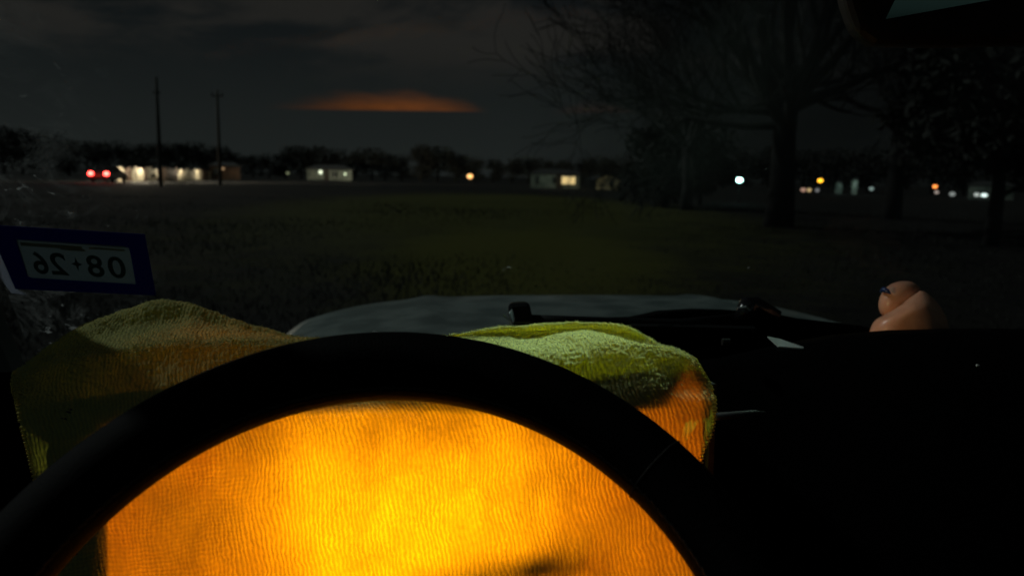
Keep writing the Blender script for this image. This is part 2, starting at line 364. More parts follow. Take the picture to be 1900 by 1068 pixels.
# ============================================================ DISTANT CAR + LIT FENCE
CARP = G(203, 78); pth = G(300, 92); dirv = (pth-CARP).normalized()
away = Vector((CARP.x, CARP.y, 0)).normalized(); heading = (away*.93+Vector((away.y, -away.x, 0))*.37).normalized()
car = empty('parked_car', CARP, math.atan2(heading.y, heading.x)-math.pi/2)     # +Y is its nose
sec = [(-2.1, .35, .95), (-2.15, .6, .95), (-2.0, .95, 1.0), (-1.5, 1.0, 1.02), (-.9, 1.42, 1.40), (.3, 1.45, 1.43), (1.0, 1.0, 1.02), (2.0, .85, .88), (2.15, .55, .6)]
bd = MB(); vs = []; fs = []
prof = [(-2.15, .3), (-2.2, .62), (-2.05, .98), (-1.55, 1.02), (-1.0, 1.42), (.35, 1.45), (1.1, 1.02), (2.05, .86), (2.2, .6), (2.15, .3)]
for sx in (-1, 1):
    for (y, z) in prof: vs.append((sx*(.86 if z < 1.1 else .68), y, z))
n = len(prof); fs = [tuple(range(n)), tuple(range(2*n-1, n-1, -1))]+[((i+1) % n, i, n+i, n+(i+1) % n) for i in range(n)]
bd.add(vs, fs).build('body', M['carpaint'], car, bevel=.06)
MB().add([(-.62, -1.52, 1.06), (.62, -1.52, 1.06), (.58, -1.05, 1.38), (-.58, -1.05, 1.38), (-.62, -1.55, 1.07), (.62, -1.55, 1.07), (.58, -1.08, 1.40), (-.58, -1.08, 1.40)], [(0, 1, 2, 3), (7, 6, 5, 4), (0, 4, 5, 1), (1, 5, 6, 2), (2, 6, 7, 3), (3, 7, 4, 0)]).build('rear_window', M['glass_dark'], car)
for sx in (-1, 1):
    MB().ball((sx*.66, -2.16, .80), (.23, .06, .175)).build('tail_light', emis('tail_lamp', (1., .045, .035), 22.), car, True)
    MB().ball((sx*.66, 2.16, .66), (.12, .05, .08)).build('headlight', emis('head_lamp', (1, .93, .8), 3), car, True)
    for y in (-1.35, 1.35):
        wq = MB().tube([(sx*.72, y, .32), (sx*.90, y, .32)], .32, 20).build('wheel', M['rubber'], car)
        MB().tube([(sx*.85, y, .32), (sx*.915, y, .32)], .17, 12).build('rim', M['post'], wq)
MB().box((0, -2.215, .62), (.5, .03, .14)).build('number_plate', M['white_wall'], car)
tag(car, 'dark car in the distance with two glowing red tail lights', 'car')
for sx in (-1, 1):
    l = bpy.data.lights.new('tail_glow', 'POINT'); l.energy = 40; l.color = (1, .03, .015); l.shadow_soft_size = .1
    o = link('tail_glow', l, car); o.location = (sx*.66, -2.5, .8)
M_ = car.matrix_basis
for sx in (-1, 1):
    sp = spot('headlight_beam', (0, 0, 0), (0, 1, 0), 45000, 56, 1., (1, .84, .62), .08, car); sp.location = (sx*.66, 2.35, .75)
    sp.rotation_euler = Vector((.45 if sx > 0 else .62, 1, .02)).to_track_quat('-Z', 'Y').to_euler()
# pale board fence running away behind and right of the car
f0 = G(222, 84); f1 = G(392, 112)
fe = empty('board_fence', f0); fl = (f1-f0); Lf = fl.length; fd = fl.normalized(); az = math.atan2(fd.y, fd.x)
random.seed(3); nb = 60
for k in range(nb):
    a = k/nb*Lf; gap = random.random()
    hh = random.uniform(1.25, 1.6)*(1-.1*k/nb)
    if gap < .10: hh *= .6
    MB().box(fd*a+Vector((0, 0, hh/2)), (Lf/nb*.86, .03, hh), az).build('fence_board', M['cream_wall'] if vnoise(np.array([k*.37]), np.array([2.]), 6)[0] > .34 else M['brown_wall'], fe)
for k in range(0, nb, 6): MB().box(fd*(k/nb*Lf-.1)+Vector((-fd.y, fd.x, 0))*.1+Vector((0, 0, .7)), (.14, .1, 1.5), az).build('fence_post', M['wood'], fe)
MB().box(fd*Lf/2+Vector((-fd.y, fd.x, 0))*.05+Vector((0, 0, .95)), (Lf, .05, .09), az).build('rail', M['wood'], fe)
_fl = bpy.data.lights.new('fence_near_fill', 'POINT'); _fl.energy = 1500; _fl.color = (1, .84, .6); _fl.shadow_soft_size = .2  # point light added to brighten the near end of the fence
_fo = link('fence_near_fill', _fl, fe); _fo.location = G(229, 81.5, 1.3)-f0
for _a, _e in ((.06, 110), (.18, 150), (.36, 150), (.58, 130), (.80, 90)):  # row of lights added along the fence to brighten its boards
    _q = fd*Lf*_a-Vector((-fd.y, fd.x, 0))*.75*(1 if (-fd.y*away.x+fd.x*away.y) > 0 else -1)+Vector((0, 0, 1.25)); _g = bpy.data.lights.new('fence_glow', 'POINT'); _g.energy = _e; _g.color = (1, .88, .68); _g.shadow_soft_size = .12
    link('fence_glow', _g, fe).location = _q
    MB().tube([_q+Vector((0, 0, .15)), _q+Vector((0, 0, .22))], [.10, .05], 8).build('fill_shade', M['roof'], fe)  # shades modelled only to go with the added lights
tag(fe, 'long pale board fence lit up by the headlights of the distant car', 'fence')
# shrubs along the fence foot
def shrub(px, d, h, wdt, label, seed):
    rg = np.random.default_rng(seed); n = 700; p = rg.normal(size=(n, 3)); p /= np.linalg.norm(p, axis=1)[:, None]; p *= rg.random(n)[:, None]**.5
    p = p*np.array([wdt/2, wdt/2, h*.55])+np.array([0, 0, h*.45]); a = rg.normal(size=(n, 3))*.07; b = rg.normal(size=(n, 3))*.05
    o = npmesh('shrub', np.stack([p, p+a, p+b], 1).reshape(-1, 3), np.arange(3*n).reshape(-1, 3), M['leaf']); o.location = G(px, d); tag(o, label, 'shrub')
shrub(287, 74, 1.5, 1.4, 'dark shrub in front of the lit fence left of the taller utility pole', 1)
shrub(330, 70, .85, 3.2, 'wide low dark shrub in front of the lit fence right of the taller pole', 2)
# ============================================================ HOUSES
def house(px, d, wdt, dep, wh, rh, wall, label, wins, name='house', rz=0., gable=False, door=None):
    c = G(px, d); face = math.atan2(c.y, c.x)-math.pi/2+rz; o = empty(name, c, face)   # local -Y faces the camera
    wl = MB(); wl.box((0, dep/2, wh/2), (wdt, dep, wh))
    if gable: wl.add([(-wdt/2, 0.01, wh), (wdt/2, .01, wh), (0, .01, wh+rh), (-wdt/2, dep-.01, wh), (wdt/2, dep-.01, wh), (0, dep-.01, wh+rh)], [(0, 1, 2), (5, 4, 3)])
    wl.build('wall', wall, o)
    e = min(.35, wdt*.06); rf = MB()
    if gable: rf.add([(-wdt/2-e, -e, wh-.15), (0, -e, wh+rh+.1), (wdt/2+e, -e, wh-.15), (-wdt/2-e, dep+e, wh-.15), (0, dep+e, wh+rh+.1), (wdt/2+e, dep+e, wh-.15), (-wdt/2-e, -e, wh-.02), (0, -e, wh+rh+.25), (wdt/2+e, -e, wh-.02), (-wdt/2-e, dep+e, wh-.02), (0, dep+e, wh+rh+.25), (wdt/2+e, dep+e, wh-.02)],
                     [(0, 3, 4, 1), (1, 4, 5, 2), (6, 7, 10, 9), (7, 8, 11, 10), (0, 1, 7, 6), (1, 2, 8, 7), (3, 9, 10, 4), (4, 10, 11, 5), (0, 6, 9, 3), (2, 5, 11, 8)])
    else: rf.add([(-wdt/2-e, -e, wh+.02), (wdt/2+e, -e, wh+.02), (wdt/2+e, dep+e, wh+.02), (-wdt/2-e, dep+e, wh+.02), (-wdt/2-e, -e, wh+.14), (wdt/2+e, -e, wh+.14), (wdt/2+e, dep+e, wh+.14), (-wdt/2-e, dep+e, wh+.14), (-wdt/2+wdt*.2, dep/2, wh+rh), (wdt/2-wdt*.2, dep/2, wh+rh)],
                  [(0, 3, 2, 1), (0, 1, 5, 4), (1, 2, 6, 5), (2, 3, 7, 6), (3, 0, 4, 7), (4, 5, 9, 8), (6, 7, 8, 9), (5, 6, 9), (7, 4, 8)])
    rf.build('roof', M['roof'], o)
    for (x, z, ww, hh, m) in wins:
        wn = MB().box((x, -.03, z), (ww+.16, .06, hh+.16)).build('window', M['white_wall'] if m is None else M['trim'], o)
        MB().box((x, -.075, z), (ww, .03, hh)).build('pane', m or M['glass_dark'], wn)
        MB().box((x, -.10, z), (.05, .02, hh)).build('muntin', M['trim'], wn)
    if door is not None:
        dr = MB().box((door, -.03, 1.0), (.9, .06, 2.0)).build('door', M['wood'], o); MB().ball((door+.35, -.09, 1.), .04, 6, 4).build('handle', M['post'], dr)
    tag(o, label, 'house'); return o
def lampglow(parent, loc, e, col, r=.15):
    l = bpy.data.lights.new('porch_glow', 'POINT'); l.energy = e; l.color = col; l.shadow_soft_size = r; o = link('porch_glow', l, parent); o.location = loc; return o
def wall_lamp(parent, loc, col, s, r=.16):
    b = MB().box((loc[0], loc[1]+.12, loc[2]), (.14, .22, .14)).build('lamp_bracket', M['post'], parent)
    MB().ball((loc[0], loc[1]-.1, loc[2]), r, 10, 8).build('bulb', emis('lamp_bulb', col, s), b, True)
h1 = house(418, 118, 4.2, 5, 1.9, .7, M['brown_wall'], 'dim brown house behind the shorter utility pole', [(-1.1, 1.2, .8, .7, None)])
lampglow(h1, (-1.0, -2.0, 2.0), 3, (1, .62, .35)); lampglow(h1, (1.9, -2.0, 1.2), 2.5, (1, .6, .3))
wall_lamp(h1, (-.2, -.2, 1.6), (1, .6, .3), .5)
h2 = house(612, 140, 8.0, 6, 1.9, .9, M['white_wall'], 'low pale house with two greenish porch lamps, left of the amber lamp', [(.9, 1.1, .9, .8, None)], door=-.6)
lampglow(h2, (-1.6, -.6, 1.5), 4, (.9, 1, .78)); lampglow(h2, (2.7, -.5, 1.3), 1.6, (.9, 1, .75))
wall_lamp(h2, (-1.6, -.2, 1.45), (.95, 1, .72), 1.6, .30); wall_lamp(h2, (2.75, -.2, 1.2), (.9, 1, .65), 1.4, .2)
win = emis('lit_window', (1., .70, .28), .75)
h3 = house(1030, 100, 6.6, 5, 1.75, .8, M['white_wall'], 'pale grey house with one bright yellow window', [(1.75, 1.05, 1.8, .95, win), (-2.4, 1.0, .55, .9, None), (-.1, 1.05, .45, .9, None)], door=.55)
lampglow(h3, (-.8, -3.2, 2.2), 42, (.85, 1, .86)); lampglow(h3, (1.75, -1.4, 1.2), 16, (1, .75, .4))
h4 = house(1128, 96, 3.0, 4, 1.2, .75, M['cream_wall'], 'small dim gabled shed right of the house with a yellow window', [(.4, .8, .4, .4, None)], 'shed', gable=True)
lampglow(h4, (-1.6, -2.2, 1.2), 12, (1, .9, .5)); h4['category'] = 'shed'
h5 = house(1557, 118, .9, 2, 1.5, .4, M['white_wall'], 'small white building lit cold white below the orange lamp, left of its twin', [(-.2, .9, .2, .5, None)], 'building'); h5['category'] = 'building'; lampglow(h5, (.2, -1.2, 1.3), 14, (.72, 1, .95))
h6 = house(1586, 112, .7, 2, 1.9, .4, M['white_wall'], 'narrow white building lit cold white, right of the small white building', [(.1, 1.3, .2, .4, None)], 'building'); h6['category'] = 'building'; lampglow(h6, (0, -1.2, 1.5), 24, (.75, 1, .92))
h7 = house(1840, 104, 4.5, 4, 1.5, .6, M['white_wall'], 'low pale building among the small lights near the right edge', [(1., .9, .6, .5, None)], 'building'); h7['category'] = 'building'; lampglow(h7, (-1.4, -1.2, 1.2), 4, (.85, 1, .92))
# ============================================================ YARD AND STREET LAMPS
def lamp(px, py, d, r, col, s, label, squash=.8):
    r_ = ray(px, py); r_ = r_/math.hypot(r_[0], r_[1]); z = CAM[2]+r_[2]*d; c = Vector((r_[0]*d, r_[1]*d, 0))
    o = empty('yard_lamp', c, math.atan2(c.y, c.x)-math.pi/2); z = max(z, .5)
    MB().tube([(0, .12, -.2), (0, .12, z+.1)], [.045, .03], 8).build('pole', M['post'], o)
    MB().tube([(0, .12, z+.1), (0, .0, z+.16+r*squash)], [.04, .04], 6).build('arm', M['post'], o)
    hd = MB().tube([(0, 0, z+r*squash*.9), (0, 0, z+r*squash*.9+.08), (0, 0, z+r*squash*.9+.13)], [r*1.05, r*.7, r*.15], 12).build('lamp_head', M['post'], o)
    MB().ball((0, -.02, z), (r, r, r*squash), 14, 10).build('bulb', emis('bulb_glow', col, s), hd, True)
    tag(o, label, 'lamp', 'distant lamps'); return o
WH = (.80, 1., .94)
lamp(872, 327, 118, .46, (1., .46, .14), 2.2, 'round amber lamp in the middle of the view, between two pale houses')
lamp(1372, 334, 50, .19, (.50, 1., .88), 12.0, 'brightest white lamp, at the left of the huge bare tree trunk', .75)
lamp(1452, 353, 96, .24, WH, 2.6, 'small white lamp just right of the huge bare tree trunk')
lamp(1490, 358, 110, .34, (.75, .42, .30), .55, 'dim pinkish lamp, left of the small yellow one')
lamp(1501, 359.5, 110, .28, (1., .68, .32), .62, 'small yellow lamp between the pinkish lamp and the white buildings')
lamp(1522, 335, 80, .24, (1., .42, .02), 3.6, 'bright orange lamp above the small white buildings', .75)
lamp(1517, 353, 110, .30, (.62, .60, .62), .28, 'dim greyish lamp directly under the bright orange lamp')
lamp(1617, 350, 110, .28, (.6, .8, .75), .35, 'dim teal lamp right of the narrow white building')
lamp(1735, 346, 90, .22, (1., .26, .05), 2.6, 'small red-orange lamp, on its own far right')
lamp(1738, 356.5, 90, .20, (.8, .62, .55), .5, 'dim pale lamp directly below the red-orange lamp')
lamp(1767, 360, 100, .30, (.7, .75, .72), .34, 'dim grey lamp right of the red-orange lamp')
lamp(1812, 361, 100, .26, (.8, .85, .8), .6, 'dim white lamp just left of the brighter one at far right')
lamp(1826, 362.5, 100, .32, (.85, 1., .95), 1.5, 'white lamp farthest to the right', .6)
lamp(534, 321, 130, .26, (.8, .9, .45), .18, 'faint yellow-green lamp left of the low pale house')
lamp(1211, 364, 70, .22, (.6, .55, .38), .12, 'faint beige lamp under the round evergreen')

# ============================================================ OWN CAR
CX = .37
own = empty('car', (CX, 1.2, 0))
own_inv = Vector((-CX, -1.2, 0))
def L(p): return Vector(p)+own_inv
class CB(MB):                                    # world coordinates -> the car's own
    def build(s, name, m, parent=None, **k):
        s.v = [(a-CX, b-1.2, c) for a, b, c in s.v]; return MB.build(s, name, m, own if parent is None else parent, **k)
# windscreen plane
W0 = np.array([0, 1.02, 1.06]); W1 = np.array([0, .40, 1.66]); wv = (W1-W0)/np.linalg.norm(W1-W0); wn = np.cross(np.array([1., 0, 0]), wv)
def WS(px, py, off=0.):
    r = ray(px, py); t_ = np.dot(W0-wn*off*0-CAM, wn)/np.dot(r, wn); p = CAM+r*t_; return p-wn*off*np.sign(np.dot(wn, r))
tow = -1*np.sign(np.dot(wn, CF))                   # wn*tow points to the driver
def onws(x, s, off=0.): return W0+np.array([x, 0, 0])+wv*s+wn*tow*off
gl = bpy.data.materials.new('dirty_windscreen_glass'); gl.use_nodes = True; t = NT(gl.node_tree); gl.node_tree.nodes.clear()
co = t.n('ShaderNodeTexCoord').outputs['Object']; sp_ = t.n('ShaderNodeSeparateXYZ'); t.set(sp_.inputs[0], co)
tr = t.n('ShaderNodeBsdfTransparent'); tr.inputs[0].default_value = c4(.93, .97, .96)
gs = t.n('ShaderNodeBsdfGlossy'); gs.inputs['Roughness'].default_value = .02; gs.inputs[0].default_value = c4(1, 1, 1)
mx = t.n('ShaderNodeMixShader'); lw = t.n('ShaderNodeLayerWeight'); lw.inputs[0].default_value = .25
t.set(mx.inputs[0], t.m('MULTIPLY', lw.outputs['Fresnel'], .10)); t.set(mx.inputs[1], tr.outputs[0]); t.set(mx.inputs[2], gs.outputs[0])
df = t.n('ShaderNodeBsdfDiffuse'); df.inputs[0].default_value = c4(.6, .64, .64); tl_ = t.n('ShaderNodeBsdfTranslucent'); tl_.inputs[0].default_value = c4(.6, .64, .64)
ad = t.n('ShaderNodeMixShader'); ad.inputs[0].default_value = .5; t.set(ad.inputs[1], df.outputs[0]); t.set(ad.inputs[2], tl_.outputs[0])
left = t.mr(sp_.outputs[0], -.76, -.58, 1., .0)
lowm = t.mr(sp_.outputs[2], 1.24, 1.42, 1., .50)
sm = t.mr(t.noise(t.mapping(co, (1, 1, 1), (0, .5, 0)), 14, 8, .75, .8), .47, .70)
spk = t.mr(t.noise(co, 62, 3, .5, .6), .64, .74)
dirt = t.m('MULTIPLY', t.m('MULTIPLY', t.m('ADD', t.m('MULTIPLY', sm, .42), t.m('MULTIPLY', spk, .8)), left), lowm)
spk2 = t.m('MULTIPLY', t.mr(t.noise(co, 40, 2, .5), .775, .81), .35)
film = t.m('MULTIPLY', t.mr(t.noise(co, 3.2, 6, .6), .35, .75), .020)
reflect_smear = t.m('MULTIPLY', t.m('MULTIPLY', t.mr(sp_.outputs[0], -.70, -.615, 1., 0.), t.mr(sp_.outputs[2], 1.36, 1.43)), t.mr(t.noise(t.mapping(co, (1, 1, .5)), 13, 6, .65, .5), .42, .62, .0, .20))  # pale patch put into the dirt in place of a teal reflection
dirt = t.m('ADD', t.m('ADD', t.m('ADD', dirt, reflect_smear), spk2), film, clamp=True)
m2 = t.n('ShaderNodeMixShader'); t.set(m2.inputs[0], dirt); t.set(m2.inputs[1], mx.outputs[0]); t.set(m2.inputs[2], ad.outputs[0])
t.t.links.new(m2.outputs[0], t.n('ShaderNodeOutputMaterial').inputs[0])
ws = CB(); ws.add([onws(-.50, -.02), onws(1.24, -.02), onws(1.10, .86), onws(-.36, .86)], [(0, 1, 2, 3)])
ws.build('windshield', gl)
# cabin shell: roof, pillars, doors, rear
M['liner'] = mat('headliner', (.36, .34, .31), .95, bump=.2, bscale=300); M['seat'] = mat('tan_seat', (.26, .20, .14), .8, noise=((.2, .15, .1), 12))
sh = CB(); sh.box((CX, -.95, 1.70), (1.36, 2.75, .05)); sh.build('roof', M['liner'], bevel=.01)
for sx in (-1, 1):
    x0 = CX+sx*.90; x1 = CX+sx*.74
    CB().tube([(x0, 1.06, 1.02), (x1, .40, 1.68)], [.045, .04], 10).build('windshield_pillar', M['black'], smooth=True)
    CB().box((CX+sx*.92, -.35, .62), (.08, 2.7, .9)).build('door', M['black'], bevel=.02)
    CB().tube([(CX+sx*.90, -.9, 1.05), (CX+sx*.74, -.85, 1.68)], .05, 8).build('door_pillar', M['black'])
CB().box((-.56, .70, 1.16), (.03, .50, .24)).build('light_blocker', M['black'])  # unseen panel added to keep moonlight off the cloth's left edge
CB().box((CX, -2.2, .75), (1.8, .1, 1.0)).build('tailgate', M['black'], bevel=.02)
CB().box((CX, -.2, .22), (1.8, 3.9, .06)).build('car_floor', M['black'])
for sx, nm in ((-.37, 'd'), (.37, 'p')):
    CB().box((CX+sx, -.30, .50), (.50, .52, .18)).build('seat', M['seat'], bevel=.05)
    CB().box((CX+sx, -.62, .88), (.48, .14, .68), 0, -.2).build('seat_back', M['seat'], bevel=.05)
CB().box((CX, -1.4, .7), (1.3, .5, .5)).build('rear_seat', M['seat'], bevel=.05)
# bonnet ------------------------------------------------------
def hoodz(a, y):                 # a: -1..1 across
    s = (y-1.02)/1.15
    zc = .985-.008*s-.028*max(0, s-.72)**2*12
    return zc-.05*abs(a)**4.5-.012*abs(a)**2
def hoodw(y): return .78-.08*((y-1.02)/1.15)**2.0
V = []; F = []; na, ny = 60, 50
for j in range(ny+1):
    y = 1.02+1.15*j/ny
    for i in range(na+1):
        a = -1+2*i/na; x = .50+a*hoodw(y)
        ridge = .008*math.exp(-((abs(a)-.55)/.05)**2)*min(1, (1.3*j/ny))
        V.append((x-CX, y-1.2, hoodz(a, y)+ridge-.02*max(0, (j/ny-.92))/.08))
for j in range(ny):
    for i in range(na): q = j*(na+1)+i; F.append((q, q+1, q+na+2, q+na+1))
hd = npmesh('hood', np.array(V), np.array(F), M['silver'], own, True)
so_ = hd.modifiers.new('solid', 'SOLIDIFY'); so_.thickness = .012; so_.offset = -1
# front body under the bonnet
fb = CB(); fb.box((CX, 1.62, .66), (.82, 1.0, .46)); fb.build('front_body', M['silver'], bevel=.05)
for sx in (-1, 1):
    CB().tube([(CX+sx*.52, 2.28, .62), (CX+sx*.52, 2.16, .62)], .09, 16).build('headlamp', M['trim'])
    w1 = CB(); w1.tube([(CX+sx*.62, 1.6, .36), (CX+sx*.84, 1.6, .36)], .36, 24); w1.build('wheel', M['rubber'])
    w1 = CB(); w1.tube([(CX+sx*.62, -1.3, .36), (CX+sx*.84, -1.3, .36)], .36, 24); w1.build('wheel', M['rubber'])
    CB().box((CX+sx*.70, 1.6, .80), (.42, 1.1, .10)).build('fender', M['silver'], bevel=.04)
# bright beads added to stand in for lamp reflections at the bonnet's front edge
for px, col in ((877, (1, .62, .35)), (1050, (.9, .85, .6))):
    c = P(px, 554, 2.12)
    CB().ball(tuple(c), (.018, .01, .005), 8, 6).build('hood_glint', M['clip'], smooth=True)
# cowl + wipers ------------------------------------------------
def poly3(pts, d): return [P(x, y, d) for x, y in pts]
cw = CB(); cw.plate(poly3([(870, 640), (1000, 606), (1110, 592), (1180, 590), (1235, 578), (1300, 574), (1370, 576), (1440, 582), (1480, 590), (1600, 604), (1720, 640), (1720, 700), (870, 700)], 1.02), CF, .06)
cw.build('cowl', M['dash'], bevel=.004)
arm = CB(); arm.tube([P(985, 596, .96), P(1060, 597, .97), P(1150, 600, .98), P(1260, 603, 1.), P(1370, 594, 1.0)], [.009, .008, .008, .009, .010], 8)
wa = arm.build('wiper_arm', M['metalarm'], smooth=True)
bk = CB(); a_ = [P(944, 604, .93), P(992, 604, .93), P(990, 604, .99), P(946, 604, .99), P(942, 563, .935), P(982, 560, .935), P(978, 558, .98), P(946, 560, .98)]
bk.hexa(a_); bk.build('wiper_bracket', M['gloss'], wa, bevel=.005)
sp1 = CB(); sp1.plate([P(944, 580, .924), P(951, 572, .926), P(956, 592, .928), P(953, 602, .926), P(947, 596, .922)], CF, .003); sp1.build('bracket_glint', M['clip'], wa, bevel=.001)  # bright plate stands in for the teal reflection on the bracket's left face
sp1 = CB(); sp1.tube([P(934, 584, .925), P(942, 592, .925), P(950, 602, .922)], .0012, 6); sp1.build('washer_hose', M['trim'], wa)
kn = CB(); kn.tube([P(1378, 592, .98), P(1388, 566, .99), P(1402, 566, 1.0), P(1440, 590, 1.0)], [.012, .013, .012, .012], 10); kn.build('pivot_cap', M['gloss'], wa, smooth=True)
kn = CB(); kn.tube([P(1368, 571, .968), P(1384, 569, .968), P(1392, 576, .968)], [.0008, .0016, .0008], 6); kn.build('pivot_clip', M['trim'], wa)
for xa, ya, xb, yb in ((1222, 604, 1250, 603), (1260, 602, 1289, 601), (1313, 602, 1317, 600)):
    CB().tube([P(xa, ya, .955), P(xb, yb, .955)], .0011, 6).build('blade_clip', M['metalarm'], wa)
CB().tube([P(1170, 605, .97), P(1300, 607, .965), P(1400, 610, .96)], .004, 6).build('wiper_blade', M['rubber'], wa)
# dashboard ---------------------------------------------------
db = CB(); prof = [(.46, .60), (.52, .86), (.60, 1.02), (.66, 1.105), (.70, 1.137), (.745, 1.148), (.80, 1.140), (.90, 1.09), (1.0, 1.05), (1.0, .60)]
x0, x1 = CX-.86, CX+.86; nseg = 24; vs = []
def rowz(x, y, row):                                # height at (x, y) seen on photo row `row`
    b = (row-534)/FPX; A_ = np.array([[CF[0]-b*CU[0], CR[0]], [CF[1]-b*CU[1], CR[1]]]); q = np.linalg.solve(A_, [x, y]); return CAM[2]+q[0]*(CF[2]-b*CU[2])+q[1]*CR[2]
def dashdy(x): return -.02*math.cos((x-CX)*1.6)
for i in range(nseg+1):
    x = x0+(x1-x0)*i/nseg
    # lower in front of the driver where the instrument hood sits
    for (y, z) in prof:
        k = 1/(1+math.exp((x-.42)*18)); zc = rowz(x, .745+dashdy(x), 614+4*max(0, x-.75)/.2)
        zz = z+(zc-1.148)*min(1, max(0, (z-.6)/.5))-(.05*k if z > 1.0 else 0)
        yy = y+dashdy(x)+(.26*k*max(0, (.80-y)/.34) if y < .80 else 0)
        vs.append((x, yy, zz))
n = len(prof); fs = [(i*n+(k+1) % n, i*n+k, (i+1)*n+k, (i+1)*n+(k+1) % n) for i in range(nseg) for k in range(n)]+[tuple(range(n)), tuple(nseg*n+k for k in range(n-1, -1, -1))]
db.add(vs, fs); dash = db.build('dashboard', M['dash'], smooth=True)
tp = CB(); tp.plate([P(1424, 626, .70), P(1446, 630, .705), P(1491, 645, .68), P(1491, 648, .68), P(1444, 644.5, .68)], CU, .0012); tp.build('dash_glint_trim', M['trim'], dash)  # pale plate stands in for a reflection on the dash edge
tp = CB(); tp.plate([P(1434, 638, .695), P(1448, 644, .69), P(1456, 650, .685), P(1442, 650, .685)], CU, .0012); tp.build('dash_glint_trim', M['gloss'], dash)
tp = CB(); tp.tube([P(1812, 677, .66), P(1816, 678, .66)], .0012, 6); tp.build('dash_screw', M['trim'], dash)
tp = CB(); tp.tube([P(1330, 772, .62), P(1400, 766, .62), P(1420, 765, .62)], [.0035, .003, .001], 8); tp.build('column_stalk', M['black'], dash, smooth=True)
# steering wheel ----------------------------------------------
WC = refit(np.array([-.01707, .28837, -.23385]))+Vector(CAM); tilt = .80598; yw = .05887; RW, RT = .18994, .01984
wu = Vector((math.cos(yw), -math.sin(yw), 0)); wf = Vector((math.sin(yw), math.cos(yw), 0)); wvv = wf*math.sin(tilt)+Vector((0, 0, math.cos(tilt))); wu = refit(np.array(wu)); wvv = refit(np.array(wvv)); wnn = wu.cross(wvv)
rim = CB(); pts = []; NR = 160
for i in range(NR):
    a = 2*math.pi*i/NR; pts.append(WC+RW*(math.cos(a)*wu+math.sin(a)*wvv))
rim.tube(pts, RT, 28, closed=True)
def seamed(a): return 1
sw = empty('steering_wheel'); sw.parent = own
sw['label'] = 'black leather steering wheel'
rm = rim.build('rim', M['leather'], sw, smooth=True)
sb = CB()
for i in range(220):
    a = 2*math.pi*(i+.5)/220; er = math.cos(a)*wu+math.sin(a)*wvv; tg = -math.sin(a)*wu+math.cos(a)*wvv
    vw = (WC+RW*er-Vector(CAM)).normalized(); pv = wnn.cross(er).cross(vw)
    d_ = (-er*.93+wnn*.36).normalized(); c = WC+RW*er+d_*(RT+.0004)
    sb.tube([c-tg*.0022-wnn*.0008, c+tg*.0022+wnn*.0008], .0007, 4)
sb.build('stitching', M['thread'], rm)
for ang_ in (math.radians(38),):
    er = math.cos(ang_)*wu+math.sin(ang_)*wvv; tg = -math.sin(ang_)*wu+math.cos(ang_)*wvv; c = WC+RW*er
    sm_ = CB(); sm_.tube([c+(RT+.0002)*(math.cos(q)*er+math.sin(q)*wnn) for q in np.linspace(0, 2*math.pi, 28, endpoint=False)], .0005, 4, closed=True); sm_.build('seam', M['thread'], rm)
for a in (math.radians(-22), math.radians(202), math.radians(270)):
    er = math.cos(a)*wu+math.sin(a)*wvv
    CB().tube([WC-wvv*.035+er*.03-wnn*.07, WC+er*.10-wnn*.05-wvv*.02, WC+er*(RW-.01)], [.022, .018, .016], 10).build('spoke', M['leather'], sw, smooth=True)
hbm = CB(); hbm.tube([WC-wvv*.035+wnn*(-.13), WC-wvv*.035-wnn*.08, WC-wvv*.035-wnn*.055, WC-wvv*.035-wnn*.05], [.03, .058, .052, .03], 28); hbm.build('hub', M['black'], sw, smooth=False, bevel=.004)
# rear-view mirror --------------------------------------------
MD = .50
mo = [(1560, -40), (1572, 10), (1590, 62), (1625, 84), (1750, 86), (2010, 80), (2040, -60), (2000, -130), (1620, -120)]
mc = P(1760, 0, MD); inc = mc-CAM; inc /= np.linalg.norm(inc); ref = np.array([.37, -2.3, 1.47])-mc; ref /= np.linalg.norm(ref); mn = ref-inc; mn /= np.linalg.norm(mn)
def onm(pts, off=0.):
    o = []
    for x, y in pts: r_ = ray(x, y); o.append(CAM+r_*np.dot(mc+mn*off-CAM, mn)/np.dot(r_, mn))
    return o
mh = CB(); mh.plate(onm(mo, -.004), -mn, .03); mir = mh.build('rear_view_mirror', M['black'], bevel=.008)
gp = [(1643, 36), (1663, -5), (1700, -90), (2000, -110), (1985, -28), (1840, 0)]
mg = CB(); mg.plate(onm(gp, 0.), -mn, .003); mg.build('mirror_glass', M['mirror'], mir)
CB().tube([P(1800, -60, MD+.06), WS(1800, -130)], .010, 8).build('mirror_stem', M['black'], mir)
tag(own, 'the car we sit in: silver hood, dirty windshield, black dashboard and steering wheel', 'car')
# spot and small fixture added at the dash edge to light the figure
fgp = Vector(P(1680, 575, .86)); 
al = CB(); lp = P(1350, 634, .80); al.tube([lp-CR*.006, lp+CR*.002], .004, 12); fl_ = al.build('added_light_stub', M['black'], dash)
FIGL = spot('added_figure_beam', tuple(P(1362, 610, .80)), tuple(P(1660, 590, .95)), .55, 26, .5, (1., .74, .34), .01)

